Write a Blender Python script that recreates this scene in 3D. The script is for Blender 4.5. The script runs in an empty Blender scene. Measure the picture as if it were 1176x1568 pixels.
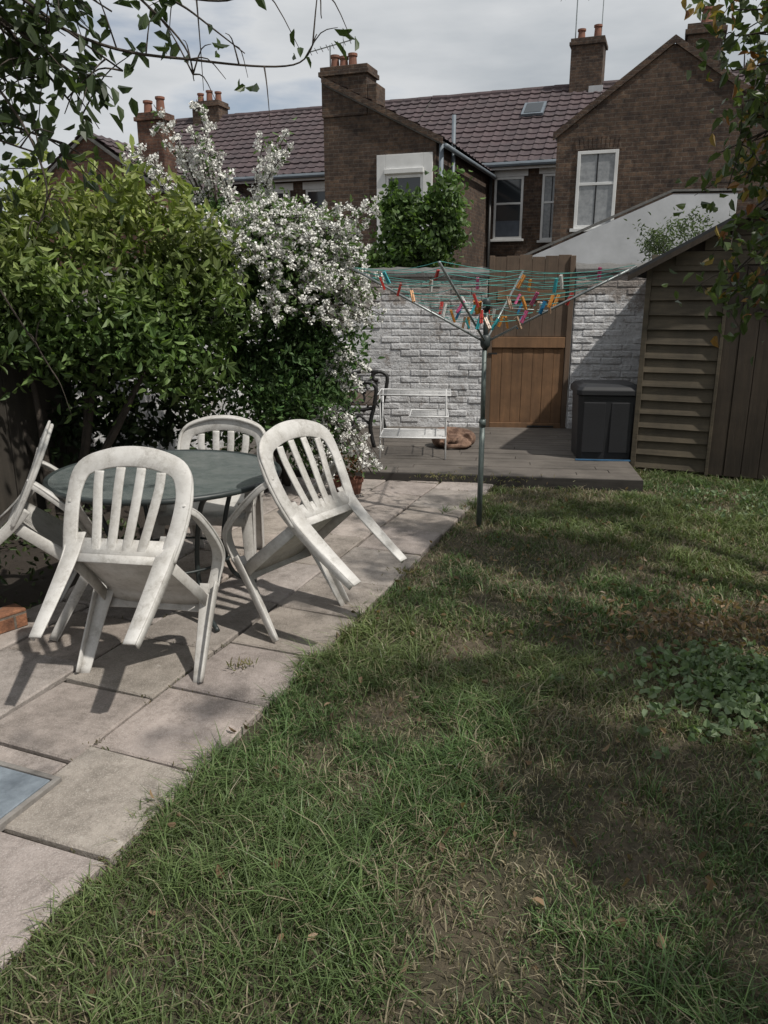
import bpy, math, random
import numpy as np
from mathutils import Vector, Matrix, Euler
random.seed(7); rng=np.random.default_rng(11)
S=bpy.context.scene
R=math.radians
# ------------------------------------------------------------------ helpers
def group(name,loc=(0,0,0),rz=0,rx=0):
    e=bpy.data.objects.new(name,None); e.empty_display_size=.2
    e.location=loc; e.rotation_euler=(R(rx),0,R(rz)); S.collection.objects.link(e); return e
def put(name,me,mat,parent=None):
    o=bpy.data.objects.new(name,me); S.collection.objects.link(o)
    if mat and not me.materials: me.materials.append(mat)
    if parent: o.parent=parent
    return o
class MB:
    def __init__(s): s.v=[]; s.f=[]
    def box(s,x0,x1,y0,y1,z0,z1,M=None):
        b=len(s.v)
        c=[(x0,y0,z0),(x1,y0,z0),(x1,y1,z0),(x0,y1,z0),(x0,y0,z1),(x1,y0,z1),(x1,y1,z1),(x0,y1,z1)]
        if M: c=[tuple(M@Vector(p)) for p in c]
        s.v+=c
        s.f+=[(b,b+3,b+2,b+1),(b+4,b+5,b+6,b+7),(b,b+1,b+5,b+4),(b+1,b+2,b+6,b+5),(b+2,b+3,b+7,b+6),(b+3,b,b+4,b+7)]
    def prism_y(s,prof,y0,y1):   # profile in x,z
        b=len(s.v); n=len(prof)
        s.v+=[(x,y0,z) for x,z in prof]+[(x,y1,z) for x,z in prof]
        s.f.append(tuple(b+i for i in range(n))); s.f.append(tuple(b+n+i for i in reversed(range(n))))
        for i in range(n):
            j=(i+1)%n; s.f.append((b+i,b+n+i,b+n+j,b+j))
    def ring(s,pts_list,caps=True,closed=False):
        b=len(s.v); m=len(pts_list); n=len(pts_list[0])
        for r in pts_list: s.v+=[tuple(p) for p in r]
        for i in range(m if closed else m-1):
            a=b+i*n; c=b+((i+1)%m)*n
            for j in range(n):
                k=(j+1)%n; s.f.append((a+j,a+k,c+k,c+j))
        if caps and not closed:
            s.f.append(tuple(b+j for j in reversed(range(n)))); s.f.append(tuple(b+(m-1)*n+j for j in range(n)))
    def tube(s,pts,r,n=8,closed=False):
        P=[Vector(p) for p in pts]; m=len(P)
        rr=r if hasattr(r,'__len__') else [r]*m
        rings=[]; prev=None
        for i in range(m):
            if closed: t=P[(i+1)%m]-P[i-1]
            else: t=P[min(i+1,m-1)]-P[max(i-1,0)]
            t.normalize()
            if prev is None:
                a=Vector((0,0,1)) if abs(t.z)<.9 else Vector((1,0,0))
                u=(a-t*a.dot(t)).normalized()
            else: u=(prev-t*prev.dot(t)).normalized()
            prev=u; w=t.cross(u)
            rings.append([P[i]+(u*math.cos(2*math.pi*k/n)+w*math.sin(2*math.pi*k/n))*rr[i] for k in range(n)])
        s.ring(rings,closed=closed)
    def bar(s,pts,wdir,w,t):   # rounded rectangular section, width along wdir
        P=[Vector(p) for p in pts]; m=len(P)
        ww=w if hasattr(w,'__len__') else [w]*m
        wd=wdir if isinstance(wdir,list) else [Vector(wdir)]*m
        rings=[]
        for i in range(m):
            tg=(P[min(i+1,m-1)]-P[max(i-1,0)]).normalized()
            d=Vector(wd[i]); d=(d-tg*d.dot(tg)).normalized(); nrm=tg.cross(d)
            a=ww[i]/2; h=t/2; c=min(a,h)*.6
            sec=[(-a,-h+c),(-a+c,-h),(a-c,-h),(a,-h+c),(a,h-c),(a-c,h),(-a+c,h),(-a,h-c)]
            rings.append([P[i]+d*x+nrm*y for x,y in sec])
        s.ring(rings)
    def sphere(s,c,r,nu=16,nv=10,M=None):
        rings=[]
        rx,ry,rz=r
        for i in range(1,nv):
            th=math.pi*i/nv
            ring=[Vector((rx*math.sin(th)*math.cos(2*math.pi*k/nu),ry*math.sin(th)*math.sin(2*math.pi*k/nu),rz*math.cos(th))) for k in range(nu)]
            if M: ring=[M@p for p in ring]
            rings.append([p+Vector(c) for p in ring])
        s.ring(rings)
    def build(s,name,mat,parent=None,smooth=False,bevel=0):
        me=bpy.data.meshes.new(name); me.from_pydata(s.v,[],s.f); me.update()
        if smooth: me.polygons.foreach_set('use_smooth',[True]*len(me.polygons))
        o=put(name,me,mat,parent)
        if bevel:
            b=o.modifiers.new('b','BEVEL'); b.width=bevel; b.segments=2; b.limit_method='ANGLE'
        return o
def spline(pts,n=8):
    P=[Vector(p) for p in pts]; out=[]
    for i in range(len(P)-1):
        p0=P[max(i-1,0)];p1=P[i];p2=P[i+1];p3=P[min(i+2,len(P)-1)]
        for k in range(n):
            t=k/n
            out.append(.5*((2*p1)+(p2-p0)*t+(2*p0-5*p1+4*p2-p3)*t*t+(-p0+3*p1-3*p2+p3)*t**3))
    out.append(P[-1]); return out
# ------------------------------------------------------------------ materials
class NT:
    def __init__(s,name):
        s.m=bpy.data.materials.new(name); s.m.use_nodes=True; s.t=s.m.node_tree; s.n=s.t.nodes
        s.b=s.n['Principled BSDF']; s.out=s.n['Material Output']
        s.tc=s.n.new('ShaderNodeTexCoord')
    def L(s,a,b): s.t.links.new(a,b)
    def noise(s,scale,detail=5,rough=.6,vec=None):
        n=s.n.new('ShaderNodeTexNoise'); n.inputs['Scale'].default_value=scale; n.inputs['Detail'].default_value=detail
        n.inputs['Roughness'].default_value=rough
        s.L(vec if vec else s.tc.outputs['Object'],n.inputs['Vector']); return n.outputs['Fac']
    def ramp(s,fac,stops):
        r=s.n.new('ShaderNodeValToRGB'); e=r.color_ramp.elements
        while len(e)<len(stops): e.new(.5)
        for i,(p,c) in enumerate(stops):
            e[i].position=p; e[i].color=(c[0],c[1],c[2],1) if hasattr(c,'__len__') else (c,c,c,1)
        s.L(fac,r.inputs[0]); return r.outputs[0]
    def mix(s,fac,a,b,mode='MIX'):
        m=s.n.new('ShaderNodeMix'); m.data_type='RGBA'; m.blend_type=mode
        for i,x in ((0,fac),(6,a),(7,b)):
            if hasattr(x,'links'): s.L(x,m.inputs[i])
            elif i==0: m.inputs[0].default_value=x
            else: m.inputs[i].default_value=(x[0],x[1],x[2],1)
        return m.outputs[2]
    def math(s,op,a,b=0):
        m=s.n.new('ShaderNodeMath'); m.operation=op
        for i,x in ((0,a),(1,b)):
            if hasattr(x,'links'): s.L(x,m.inputs[i])
            else: m.inputs[i].default_value=x
        return m.outputs[0]
    def bump(s,h,strength=.5,dist=.01,prev=None):
        b=s.n.new('ShaderNodeBump'); b.inputs['Strength'].default_value=strength; b.inputs['Distance'].default_value=dist
        s.L(h,b.inputs['Height'])
        if prev: s.L(prev,b.inputs['Normal'])
        s.L(b.outputs[0],s.b.inputs['Normal']); return b.outputs[0]
    def color(s,c):
        if hasattr(c,'links'): s.L(c,s.b.inputs['Base Color'])
        else: s.b.inputs['Base Color'].default_value=(c[0],c[1],c[2],1)
    def rough(s,r): s.b.inputs['Roughness'].default_value=r
def simple(name,c,c2=None,scale=8,rough=.7,bump=.2,dist=.004,metal=0):
    t=NT(name); c2=c2 or tuple(x*.6 for x in c)
    f=t.ramp(t.noise(scale,6,.65),[(.3,0),(.7,1)])
    t.color(t.mix(f,c,c2)); t.rough(rough); t.b.inputs['Metallic'].default_value=metal
    if bump: t.bump(t.noise(scale*6,4),bump,dist)
    return t.m
def leafmat(name,trans=.3,rough=.5):
    t=NT(name); a=t.n.new('ShaderNodeAttribute'); a.attribute_name='Col'
    t.color(a.outputs['Color']); t.rough(rough)
    t.b.inputs['Specular IOR Level'].default_value=.35
    if trans:
        tr=t.n.new('ShaderNodeBsdfTranslucent'); mx=t.n.new('ShaderNodeMixShader'); mx.inputs[0].default_value=trans
        hs=t.mix(1.0,a.outputs['Color'],(1.3,1.5,.6),'MULTIPLY'); t.L(hs,tr.inputs[0])
        t.L(t.b.outputs[0],mx.inputs[1]); t.L(tr.outputs[0],mx.inputs[2]); t.L(mx.outputs[0],t.out.inputs[0])
    return t.m
def brickmat(name,c1,c2,mortar,stain=.5):
    t=NT(name); sp=t.n.new('ShaderNodeSeparateXYZ'); t.L(t.tc.outputs['Object'],sp.inputs[0])
    cb=t.n.new('ShaderNodeCombineXYZ'); t.L(t.math('ADD',sp.outputs[0],sp.outputs[1]),cb.inputs[0]); t.L(sp.outputs[2],cb.inputs[1])
    b=t.n.new('ShaderNodeTexBrick'); t.L(cb.outputs[0],b.inputs['Vector'])
    b.inputs['Scale'].default_value=1; b.inputs['Brick Width'].default_value=.225; b.inputs['Row Height'].default_value=.075
    b.inputs['Mortar Size'].default_value=.007; b.inputs['Mortar Smooth'].default_value=.3
    b.inputs['Color1'].default_value=(*c1,1); b.inputs['Color2'].default_value=(*c2,1); b.inputs['Mortar'].default_value=(*mortar,1)
    st=t.ramp(t.noise(.9,6,.7),[(.3,(.42,.40,.39)),(.7,(1.15,1.1,1.05))])
    n2=t.ramp(t.noise(9,4,.75),[(.32,(.42,.40,.41)),(.68,(1.5,1.42,1.3))])
    t.color(t.mix(1,t.mix(1,b.outputs['Color'],st,'MULTIPLY'),n2,'MULTIPLY')); t.rough(.9)
    t.bump(t.math('SUBTRACT',t.noise(60,3),b.outputs['Fac']),.6,.012); return t.m
M_brick=brickmat('brick_dark',(.066,.046,.037),(.12,.083,.061),(.115,.105,.095))
M_brick2=brickmat('brick_red',(.115,.058,.042),(.15,.085,.06),(.13,.11,.10))
# white painted brick
t=NT('painted_brick'); sp=t.n.new('ShaderNodeSeparateXYZ'); t.L(t.tc.outputs['Object'],sp.inputs[0])
h=t.math('MULTIPLY',t.math('SUBTRACT',sp.outputs[2],1.35),.45)
m1=t.ramp(t.math('ADD',t.noise(2.9,9,.8),t.math('MAXIMUM',h,-.045)),[(.52,0),(.60,.9)])
wh=t.mix(t.ramp(t.noise(1.3,8,.75),[(.38,0),(.62,1)]),(.70,.70,.71),(.46,.46,.465))
wh=t.mix(t.ramp(t.noise(11,6,.8),[(.50,0),(.68,.7)]),wh,(.31,.29,.275))
wh=t.mix(t.ramp(t.noise(30,4,.7),[(.34,.7),(.42,0)]),wh,(.24,.21,.19))
br=t.mix(t.noise(9,4),(.16,.12,.10),(.31,.285,.26))
t.color(t.mix(m1,wh,br)); t.rough(.85); nb=t.bump(t.noise(14,6,.7),.8,.035); t.bump(t.noise(60,6,.7),.6,.008,nb); M_pbrick=t.m
M_coping=simple('coping_mortar',(.17,.165,.16),(.08,.08,.075),5,.95,.8,.01)
# tiles
t=NT('roof_tiles')
c=t.mix(t.ramp(t.noise(1.2,6,.7),[(.35,0),(.7,1)]),(.082,.056,.06),(.048,.037,.041))
c=t.mix(t.ramp(t.noise(7,5,.7),[(.55,0),(.75,.6)]),c,(.14,.115,.10))
t.color(c); t.rough(.8); t.bump(t.noise(30,4),.4,.01); M_tile=t.m
M_tile_or=simple('ridge_clay_tiles',(.22,.12,.06),(.12,.08,.05),3,.85,.4,.01)
M_pot=simple('clay_pot',(.26,.11,.07),(.14,.07,.05),6,.85)
M_render=simple('white_render',(.48,.49,.51),(.32,.33,.34),1.5,.9,.3,.004)
M_upvc=simple('white_paint',(.72,.72,.71),(.56,.56,.55),2,.4,.05)
M_greypipe=simple('grey_pipe',(.16,.19,.22),(.11,.13,.15),3,.5,.05)
M_dark=simple('dark_interior',(.02,.02,.022),(.012,.012,.014),3,.9,0)
M_net=simple('net_curtain',(.36,.37,.38),(.22,.23,.24),14,.9,.1)
M_blind=simple('blue_grey_blind',(.10,.12,.15),(.06,.07,.09),6,.6,0)
t=NT('window_glass'); t.color((.03,.035,.04)); t.rough(.06); t.b.inputs['Specular IOR Level'].default_value=.8; t.bump(t.noise(1.2,2),.08,.02); M_glass=t.m
# slabs
t=NT('paving_slab'); oi=t.n.new('ShaderNodeAttribute'); oi.attribute_name='Col'
c=t.mix(t.ramp(t.noise(2.0,9,.8),[(.38,0),(.62,1)]),(.42,.365,.33),(.26,.225,.20))
c=t.mix(t.ramp(t.noise(5,9,.85),[(.46,0),(.62,.85)]),c,(.18,.155,.135))
c=t.mix(t.ramp(t.noise(22,5,.8),[(.60,0),(.72,.6)]),c,(.50,.46,.43))
v=t.n.new('ShaderNodeTexVoronoi'); v.inputs['Scale'].default_value=150; t.L(t.tc.outputs['Object'],v.inputs['Vector'])
c=t.mix(t.ramp(v.outputs['Distance'],[(.15,.5),(.4,0)]),c,(.5,.46,.42))
c=t.mix(1,c,oi.outputs['Color'],'MULTIPLY')
t.color(c); t.rough(.9); nb=t.bump(t.noise(6,6,.7),.6,.014); t.bump(t.noise(120,4,.7),.9,.006,nb); M_slab=t.m
t=NT('soil'); c=t.mix(t.noise(6,8,.8),(.025,.019,.015),(.075,.058,.044)); t.color(c); t.rough(1); t.bump(t.noise(40,8,.8),1,.03); M_soil=t.m
t=NT('ground_turf'); c=t.mix(t.ramp(t.noise(1.7,8,.75),[(.40,0),(.58,1)]),(.07,.07,.036),(.17,.135,.09))
c=t.mix(t.ramp(t.noise(45,6,.8),[(.4,0),(.7,.8)]),c,(.05,.042,.026)); t.color(c); t.rough(1); t.bump(t.noise(70,6,.8),1,.02); M_turf=t.m
def wood(name,c1,c2,axis=2,sc=1,rough=.8):
    t=NT(name); mp=t.n.new('ShaderNodeMapping'); s_=[14*sc]*3; s_[axis]=.9*sc; mp.inputs['Scale'].default_value=s_
    t.L(t.tc.outputs['Object'],mp.inputs[0])
    f=t.ramp(t.noise(1.6,8,.75,mp.outputs[0]),[(.3,0),(.7,1)]); c=t.mix(f,c1,c2)
    c=t.mix(t.ramp(t.noise(1.7,5,.7),[(.4,0),(.65,.65)]),c,tuple(x*.45 for x in c2)); t.color(c); t.rough(rough)
    t.bump(t.noise(3,6,.7,mp.outputs[0]),.5,.006); return t.m
M_gate_lo=wood('gate_boards',(.26,.14,.068),(.15,.085,.045))
M_gate_hi=wood('gate_weathered',(.16,.105,.07),(.09,.065,.045))
M_shed=wood('shed_boards',(.135,.108,.072),(.072,.059,.041),0)
M_shedv=wood('shed_door_boards',(.075,.055,.038),(.043,.033,.024),2)
M_fence=wood('fence_boards',(.06,.05,.04),(.03,.026,.02),2)
M_deck=wood('deck_boards',(.16,.14,.122),(.085,.074,.064),0)
M_deckf=wood('deck_fascia',(.055,.048,.042),(.03,.027,.024),0)
M_felt=simple('roof_felt',(.05,.052,.055),(.03,.03,.032),6,.95,.6,.004)
M_bark=simple('bark',(.075,.06,.048),(.035,.028,.022),12,.95,.8,.01)
M_leaf=leafmat('leaves'); M_leafthin=leafmat('leaves_thin',.35,.4); M_grass=leafmat('grass_blades',.25,.45); M_petal=leafmat('petals',0,.7)
t=NT('chair_plastic')
c=t.mix(t.ramp(t.noise(3,7,.8),[(.40,0),(.64,1)]),(.58,.565,.54),(.38,.36,.33))
c=t.mix(t.ramp(t.noise(13,7,.85),[(.52,0),(.70,.75)]),c,(.23,.21,.18)); t.color(c); t.rough(.5); t.bump(t.noise(60,3),.15,.002); M_chair=t.m
M_metal_dk=simple('painted_steel_dark',(.035,.045,.045),(.02,.025,.025),10,.45,.1)
t=NT('table_glass'); c=t.mix(t.ramp(t.noise(5,7,.8),[(.35,0),(.65,1)]),(.085,.105,.105),(.17,.185,.18)); t.color(c); t.rough(.22); t.bump(t.noise(90,3),.5,.004); M_tglass=t.m
M_alu=simple('aluminium',(.35,.38,.38),(.2,.22,.22),20,.4,.1,.001,.6)
M_pole=simple('dryer_pole',(.14,.17,.16),(.08,.10,.095),20,.45,.1,.001,.2)
M_wire=simple('white_wire',(.72,.72,.72),(.5,.5,.5),20,.4,0)
M_blackp=simple('black_plastic',(.014,.015,.018),(.01,.01,.012),6,.6,.15)
M_iron=simple('black_iron',(.02,.02,.02),(.012,.012,.012),20,.5,.2)
M_benchw=wood('bench_slats',(.10,.07,.05),(.06,.045,.035),0)
M_cover=simple('cover_metal',(.27,.31,.35),(.13,.155,.18),9,.6,.8,.005,.1)
M_line=simple('dryer_line',(.05,.30,.26),(.03,.2,.18),9,.6,0)
M_border=brickmat('border_brick',(.30,.15,.09),(.26,.13,.08),(.2,.18,.16))
t=NT('cat_fur'); c=t.mix(t.ramp(t.noise(11,5,.75),[(.4,0),(.6,1)]),(.09,.05,.035),(.27,.17,.12)); t.color(c); t.rough(.95); t.bump(t.noise(120,4),.9,.01); M_cat=t.m
# ------------------------------------------------------------------ camera, light, world
cam=bpy.data.cameras.new('camera'); co=bpy.data.objects.new('camera',cam); S.collection.objects.link(co); S.camera=co
cam.sensor_fit='VERTICAL'; cam.sensor_height=24; cam.lens=18.03; cam.clip_start=.05; cam.clip_end=1500
co.location=(0,0,1.6); co.rotation_euler=(R(90-15.8),0,0)
el=R(55); sd=Vector((.82,-.572,0)).normalized()*math.cos(el); sd.z=math.sin(el)
sl=bpy.data.lights.new('sun','SUN'); sl.energy=3.8; sl.angle=R(1.0); sl.color=(1,.955,.88)
so=bpy.data.objects.new('sun',sl); S.collection.objects.link(so); so.rotation_euler=sd.to_track_quat('Z','Y').to_euler(); so.location=(6,-6,12)
W=bpy.data.worlds.new('World'); S.world=W; W.use_nodes=True; n=W.node_tree.nodes; l=W.node_tree.links
sky=n.new('ShaderNodeTexSky'); sky.sky_type='NISHITA'; sky.sun_disc=False; sky.sun_elevation=el; sky.sun_rotation=math.atan2(sd.x,sd.y)
tc=n.new('ShaderNodeTexCoord'); mp=n.new('ShaderNodeMapping'); mp.inputs['Scale'].default_value=(1.6,1.6,6.5); mp.inputs['Location'].default_value=(.3,.1,.5); l.new(tc.outputs['Generated'],mp.inputs[0])
nz=n.new('ShaderNodeTexNoise'); nz.inputs['Scale'].default_value=1.6; nz.inputs['Detail'].default_value=9; nz.inputs['Roughness'].default_value=.52; l.new(mp.outputs[0],nz.inputs['Vector'])
r1=n.new('ShaderNodeValToRGB'); r1.color_ramp.elements[0].position=.24; r1.color_ramp.elements[1].position=.42; l.new(nz.outputs['Fac'],r1.inputs[0])
r2=n.new('ShaderNodeValToRGB'); e=r2.color_ramp.elements; e[0].position=.40; e[0].color=(7.6,7.8,8.0,1); e[1].position=.64; e[1].color=(4.9,5.3,5.7,1); l.new(nz.outputs['Fac'],r2.inputs[0])
mx=n.new('ShaderNodeMix'); mx.data_type='RGBA'; l.new(r1.outputs[0],mx.inputs[0]); l.new(sky.outputs[0],mx.inputs[6]); l.new(r2.outputs[0],mx.inputs[7])
bg=n['Background']; bg.inputs[1].default_value=.088; l.new(mx.outputs[2],bg.inputs[0])
S.view_settings.view_transform='Standard'; S.view_settings.look='None'; S.view_settings.exposure=0
# ------------------------------------------------------------------ leaves / blades
def unit(a): return a/np.maximum(np.linalg.norm(a,axis=1,keepdims=True),1e-6)
def leafmesh(name,C,L,Wd,col,mat,parent=None,bias=(0,0,0),fold=.25,seed=0):
    r=np.random.default_rng(seed+len(C)); N=len(C)
    d=unit(r.normal(size=(N,3))+np.array(bias)); q=unit(r.normal(size=(N,3))); s=unit(np.cross(d,q)); nn=np.cross(s,d)
    L=np.broadcast_to(L,(N,))[:,None]*r.uniform(.65,1.2,(N,1)); w=L*Wd
    b=C; t_=C+d*L-nn*L*.12
    r1=C+d*L*.3+s*w*.5+nn*w*fold; r2=C+d*L*.7+s*w*.38+nn*w*fold*.7
    l1=C+d*L*.3-s*w*.5+nn*w*fold; l2=C+d*L*.7-s*w*.38+nn*w*fold*.7
    V=np.stack([b,r1,r2,t_,l2,l1],1).reshape(-1,3)
    i=np.arange(N)*6; F=np.concatenate([np.stack([i,i+1,i+2,i+3],1),np.stack([i,i+3,i+4,i+5],1)])
    return npmesh(name,V,F,np.repeat(col,6,axis=0),mat,parent)
def npmesh(name,V,F,col,mat,parent=None):
    me=bpy.data.meshes.new(name); me.from_pydata(V.tolist(),[],F.tolist())
    a=me.color_attributes.new('Col','FLOAT_COLOR','POINT'); c=np.ones((len(V),4)); c[:,:3]=col; a.data.foreach_set('color',c.ravel().astype(np.float32))
    me.update(); return put(name,me,mat,parent)
def cols(N,a,b,seed=1,jit=.25):
    r=np.random.default_rng(seed+N); f=r.random((N,1)); return (np.array(a)*(1-f)+np.array(b)*f)*r.uniform(1-jit,1+jit,(N,1))
def clumps(center,rad,ncl,per,spread,seed,shell=.55):
    r=np.random.default_rng(seed); d=unit(r.normal(size=(ncl,3))); rr=r.uniform(shell,1.0,(ncl,1))*(1+.18*np.sin(d[:,:1]*7+d[:,2:]*5))
    cc=np.array(center)+d*rr*np.array(rad)
    sp=spread*r.uniform(.6,1.4,(ncl,1,1)); P=cc[:,None,:]+r.normal(size=(ncl,per,3))*sp*np.array([1,1,.75])
    tone=np.repeat(r.uniform(.55,1.45,(ncl,1)),per,axis=1).reshape(-1,1)
    return P.reshape(-1,3),tone
# ------------------------------------------------------------------ ground, lawn
mb=MB(); mb.v=[(-400,-200,0),(400,-200,0),(400,900,0),(-400,900,0)]; mb.f=[(0,1,2,3)]; mb.build('ground',M_turf)
EX,EY=.356,.934; EO=np.array([-.93,1.49])
def edge_local(x,y):
    dx=x-EO[0]; dy=y-EO[1]; return dx*EY-dy*EX, dx*EX+dy*EY
def patch(x,y):
    pn=np.sin(x*2.1+1.3*np.sin(y*1.7))+np.sin(y*2.9+x*1.1)+.9*np.sin(x*5.3-y*4.1+1.5*np.sin(x*2))+.8*np.sin(x*9+y*7.3+np.sin(y*5))+.5*np.sin(x*17-y*13)
    pn=pn+2.6*np.exp(-(((x-1.65)/.55)**2+((y-3.45)/.32)**2))+1.3*np.exp(-(((x-.3)/.4)**2+((y-1.75)/.3)**2))+1.0*np.exp(-(((x-1.5)/.6)**2+((y-4.9)/.35)**2))
    return pn
def blades(N,seed,hr,wr,xr,yr,pw=1.0):
    r=np.random.default_rng(seed)
    y=yr[0]+(yr[1]-yr[0])*r.random(N)**pw; x=xr[0]+(xr[1]-xr[0])*r.random(N)
    nt=N//70; tcx=r.uniform(xr[0],xr[1],nt); tcy=yr[0]+(yr[1]-yr[0])*r.random(nt)**pw
    ev=r.uniform(-.3,5.3,100); eu=r.uniform(-.03,.05,100); ex_=EO[0]+eu*EY+ev*EX; ey_=EO[1]-eu*EX+ev*EY
    tcx=np.concatenate([tcx,ex_]); tcy=np.concatenate([tcy,ey_])
    tx=np.repeat(tcx,28)+r.normal(size=len(tcx)*28)*.028; ty=np.repeat(tcy,28)+r.normal(size=len(tcx)*28)*.028
    tuft=np.concatenate([np.zeros(len(x)),np.repeat(r.uniform(.3,1.5,len(tcx)),28)]); x=np.concatenate([x,tx]); y=np.concatenate([y,ty])
    u,v=edge_local(x,y); ed=.035*np.sin(v*7)+.03*np.sin(v*17+1)+.05*np.sin(v*1.15)
    back=np.where(x<2.2,6.6-.14*(x+.16),6.98-.42*(x-2.33))
    k=(np.abs(x)<.58*y+.5)&(u>ed-.05)&(y<back)&(y>yr[0])&(y<yr[1]+.02); x=x[k];y=y[k];tuft=tuft[k]; n_=len(x)
    dry=1/(1+np.exp(-(patch(x,y)-.55)*2.4)) 
    keep=r.random(n_)>dry*.62; x=x[keep];y=y[keep];dry=dry[keep];tuft=tuft[keep];n_=len(x)
    h=r.uniform(hr[0],hr[1],n_)*(1-.5*dry)*(1+.55*tuft)*(.85+.35*np.sin(x*3.7+2)*np.sin(y*4.3)); w=r.uniform(wr[0],wr[1],n_)
    a=r.uniform(0,2*np.pi,n_)+.9*np.sin(x*6+y*4); ln=r.uniform(.3,1.5,n_)*h; fa=a+r.normal(size=n_)*.9+np.pi/2
    B=np.stack([x,y,np.zeros(n_)],1); D=np.stack([np.cos(a),np.sin(a),0*a],1); Wv=np.stack([np.cos(fa),np.sin(fa),0*a],1)*w[:,None]/2
    Mi=B+D*ln[:,None]*.35; Mi[:,2]=h*.6; T=B+D*ln[:,None]; T[:,2]=h*r.uniform(.55,1,n_)
    V=np.stack([B-Wv,B+Wv,Mi+Wv*.85,Mi-Wv*.85,T+Wv*.15,T-Wv*.15],1).reshape(-1,3)
    i=np.arange(n_)*6; F=np.concatenate([np.stack([i,i+1,i+2,i+3],1),np.stack([i+3,i+2,i+4,i+5],1)])
    g=cols(n_,(.062,.115,.040),(.11,.165,.062),seed); yl=cols(n_,(.15,.17,.062),(.20,.20,.09),seed+5); s_=cols(n_,(.32,.28,.19),(.18,.15,.10),seed+1)
    vr=np.clip(.5+.45*np.sin(x*1.3+y*2.3+np.sin(y*1.9)),0,1)[:,None]; g=g*(1-.5*vr)+yl*.5*vr
    isd=(r.random(n_)<(.10+.55*dry))[:,None]; c=np.where(isd,s_,g*(.8+.4*tuft[:,None]))
    return V,F,np.repeat(c,6,axis=0)
A=blades(82000,3,(.03,.08),(.0024,.005),(-1.2,2.2),(1.15,3.2),.8)
Bq=blades(95000,4,(.022,.065),(.004,.0075),(-.5,3.8),(3.15,7.0),.9)
V=np.concatenate([A[0],Bq[0]]); F=np.concatenate([A[1],Bq[1]+len(A[0])]); npmesh('lawn',V,F,np.concatenate([A[2],Bq[2]]),M_grass)
# fallen leaves
r=rng; N=520; x=r.uniform(-.8,3,N); y=r.uniform(1.4,6.4,N); N2=800; x=np.concatenate([x,r.normal(1.65,.42,N2)]); y=np.concatenate([y,r.normal(3.45,.24,N2)])
u,v=edge_local(x,y); k=(u>-.06); x=x[k];y=y[k]; z=r.uniform(.012,.05,len(x)); z=np.where(u[k]<0,.045,z)
leafmesh('fallen_leaves',np.stack([x,y,z],1),.038,.55,cols(len(x),(.28,.19,.12),(.15,.105,.07),5,.4),M_leafthin,bias=(0,0,0))
# ground cover plants
C=[];r=np.random.default_rng(5)
for i in range(330):
    cx=1.50+r.normal()*.24; cy=2.82+r.normal()*.20; hh=r.uniform(.03,.07)
    for k in range(5): C.append((cx+r.normal()*.016,cy+r.normal()*.016,hh+r.normal()*.005))
for i in range(40):
    cx=r.uniform(2.3,3.0);cy=r.uniform(5.2,6.2)
    for k in range(4): C.append((cx+r.normal()*.03,cy+r.normal()*.03,r.uniform(.02,.08)))
C=np.array(C); leafmesh('ground_cover_plants',C,.036,.8,cols(len(C),(.12,.18,.09),(.20,.26,.15),6),M_leaf,bias=(0,0,.0))
# weeds in the patio joints
C=np.array([(-.62+r.normal()*.04,3.02+r.normal()*.015,.045+abs(r.normal())*.01) for i in range(30)]+[(.12+r.normal()*.05,4.2+r.normal()*.02,.05) for i in range(40)]+[(.55+r.normal()*.12,6.45+r.normal()*.03,.07+abs(r.normal())*.03) for i in range(90)]+[(1.0+r.normal()*.2,6.3+r.normal()*.05,.07+abs(r.normal())*.03) for i in range(60)])
leafmesh('weeds',C,.034,.16,cols(len(C),(.10,.13,.04),(.26,.21,.11),6),M_grass,bias=(0,0,1.0))
# ------------------------------------------------------------------ patio
P=group('patio',(EO[0],EO[1],0),-20.86)
V=[];F=[];CC=[];r=np.random.default_rng(8); JT=[]
def slab(x0,x1,y0,y1):
    g=.007; j=lambda: r.uniform(-.005,.005); x0+=g+j();x1-=g+j();y0+=g+j();y1-=g+j(); b=.007
    z=[.034+r.uniform(-.007,.008) for _ in range(4)]
    base=len(V)
    V.extend([(x0,y0,-.02),(x1,y0,-.02),(x1,y1,-.02),(x0,y1,-.02),(x0,y0,z[0]-b),(x1,y0,z[1]-b),(x1,y1,z[2]-b),(x0,y1,z[3]-b),(x0+b,y0+b,z[0]),(x1-b,y0+b,z[1]),(x1-b,y1-b,z[2]),(x0+b,y1-b,z[3])])
    q=base
    F.extend([(q+8,q+9,q+10,q+11)]); 
    for a in range(4):
        c_=(a+1)%4; F.extend([(q+a,q+c_,q+4+c_,q+4+a),(q+4+a,q+4+c_,q+8+c_,q+8+a)])
    tone=r.uniform(.80,1.12); tint=np.array([1+r.uniform(-.02,.02),1,1+r.uniform(-.03,.03)])*tone; CC.extend([tint]*12)
    for k in range(14):
        JT.append((x1+.007,r.uniform(y0,y1))); JT.append((r.uniform(x0,x1),y1+.007))
colx=[0,-.46,-.92,-1.38,-1.84,-2.3,-2.9]
for i in range(6):
    y=-1.6-r.random()*.4
    while y<5.25:
        ln=r.choice([.46,.6,.46,.6]); y1=min(y+ln,5.27)
        if i>=4 and y1>1.35: y=y+ln; continue
        if y1-y>.1: slab(colx[i+1],colx[i],y,y1)
        y=y+ln
npmesh('slabs',np.array(V),np.array(F),np.array(CC),M_slab,P)
J=np.array([(a,b,.022) for a,b in JT if r.random()<.40*(math.sin(a*5+b*3)+.6)]); J=np.repeat(J,5,axis=0)+r.normal(size=(len(J)*5,3))*np.array([.012,.012,.002])
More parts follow.
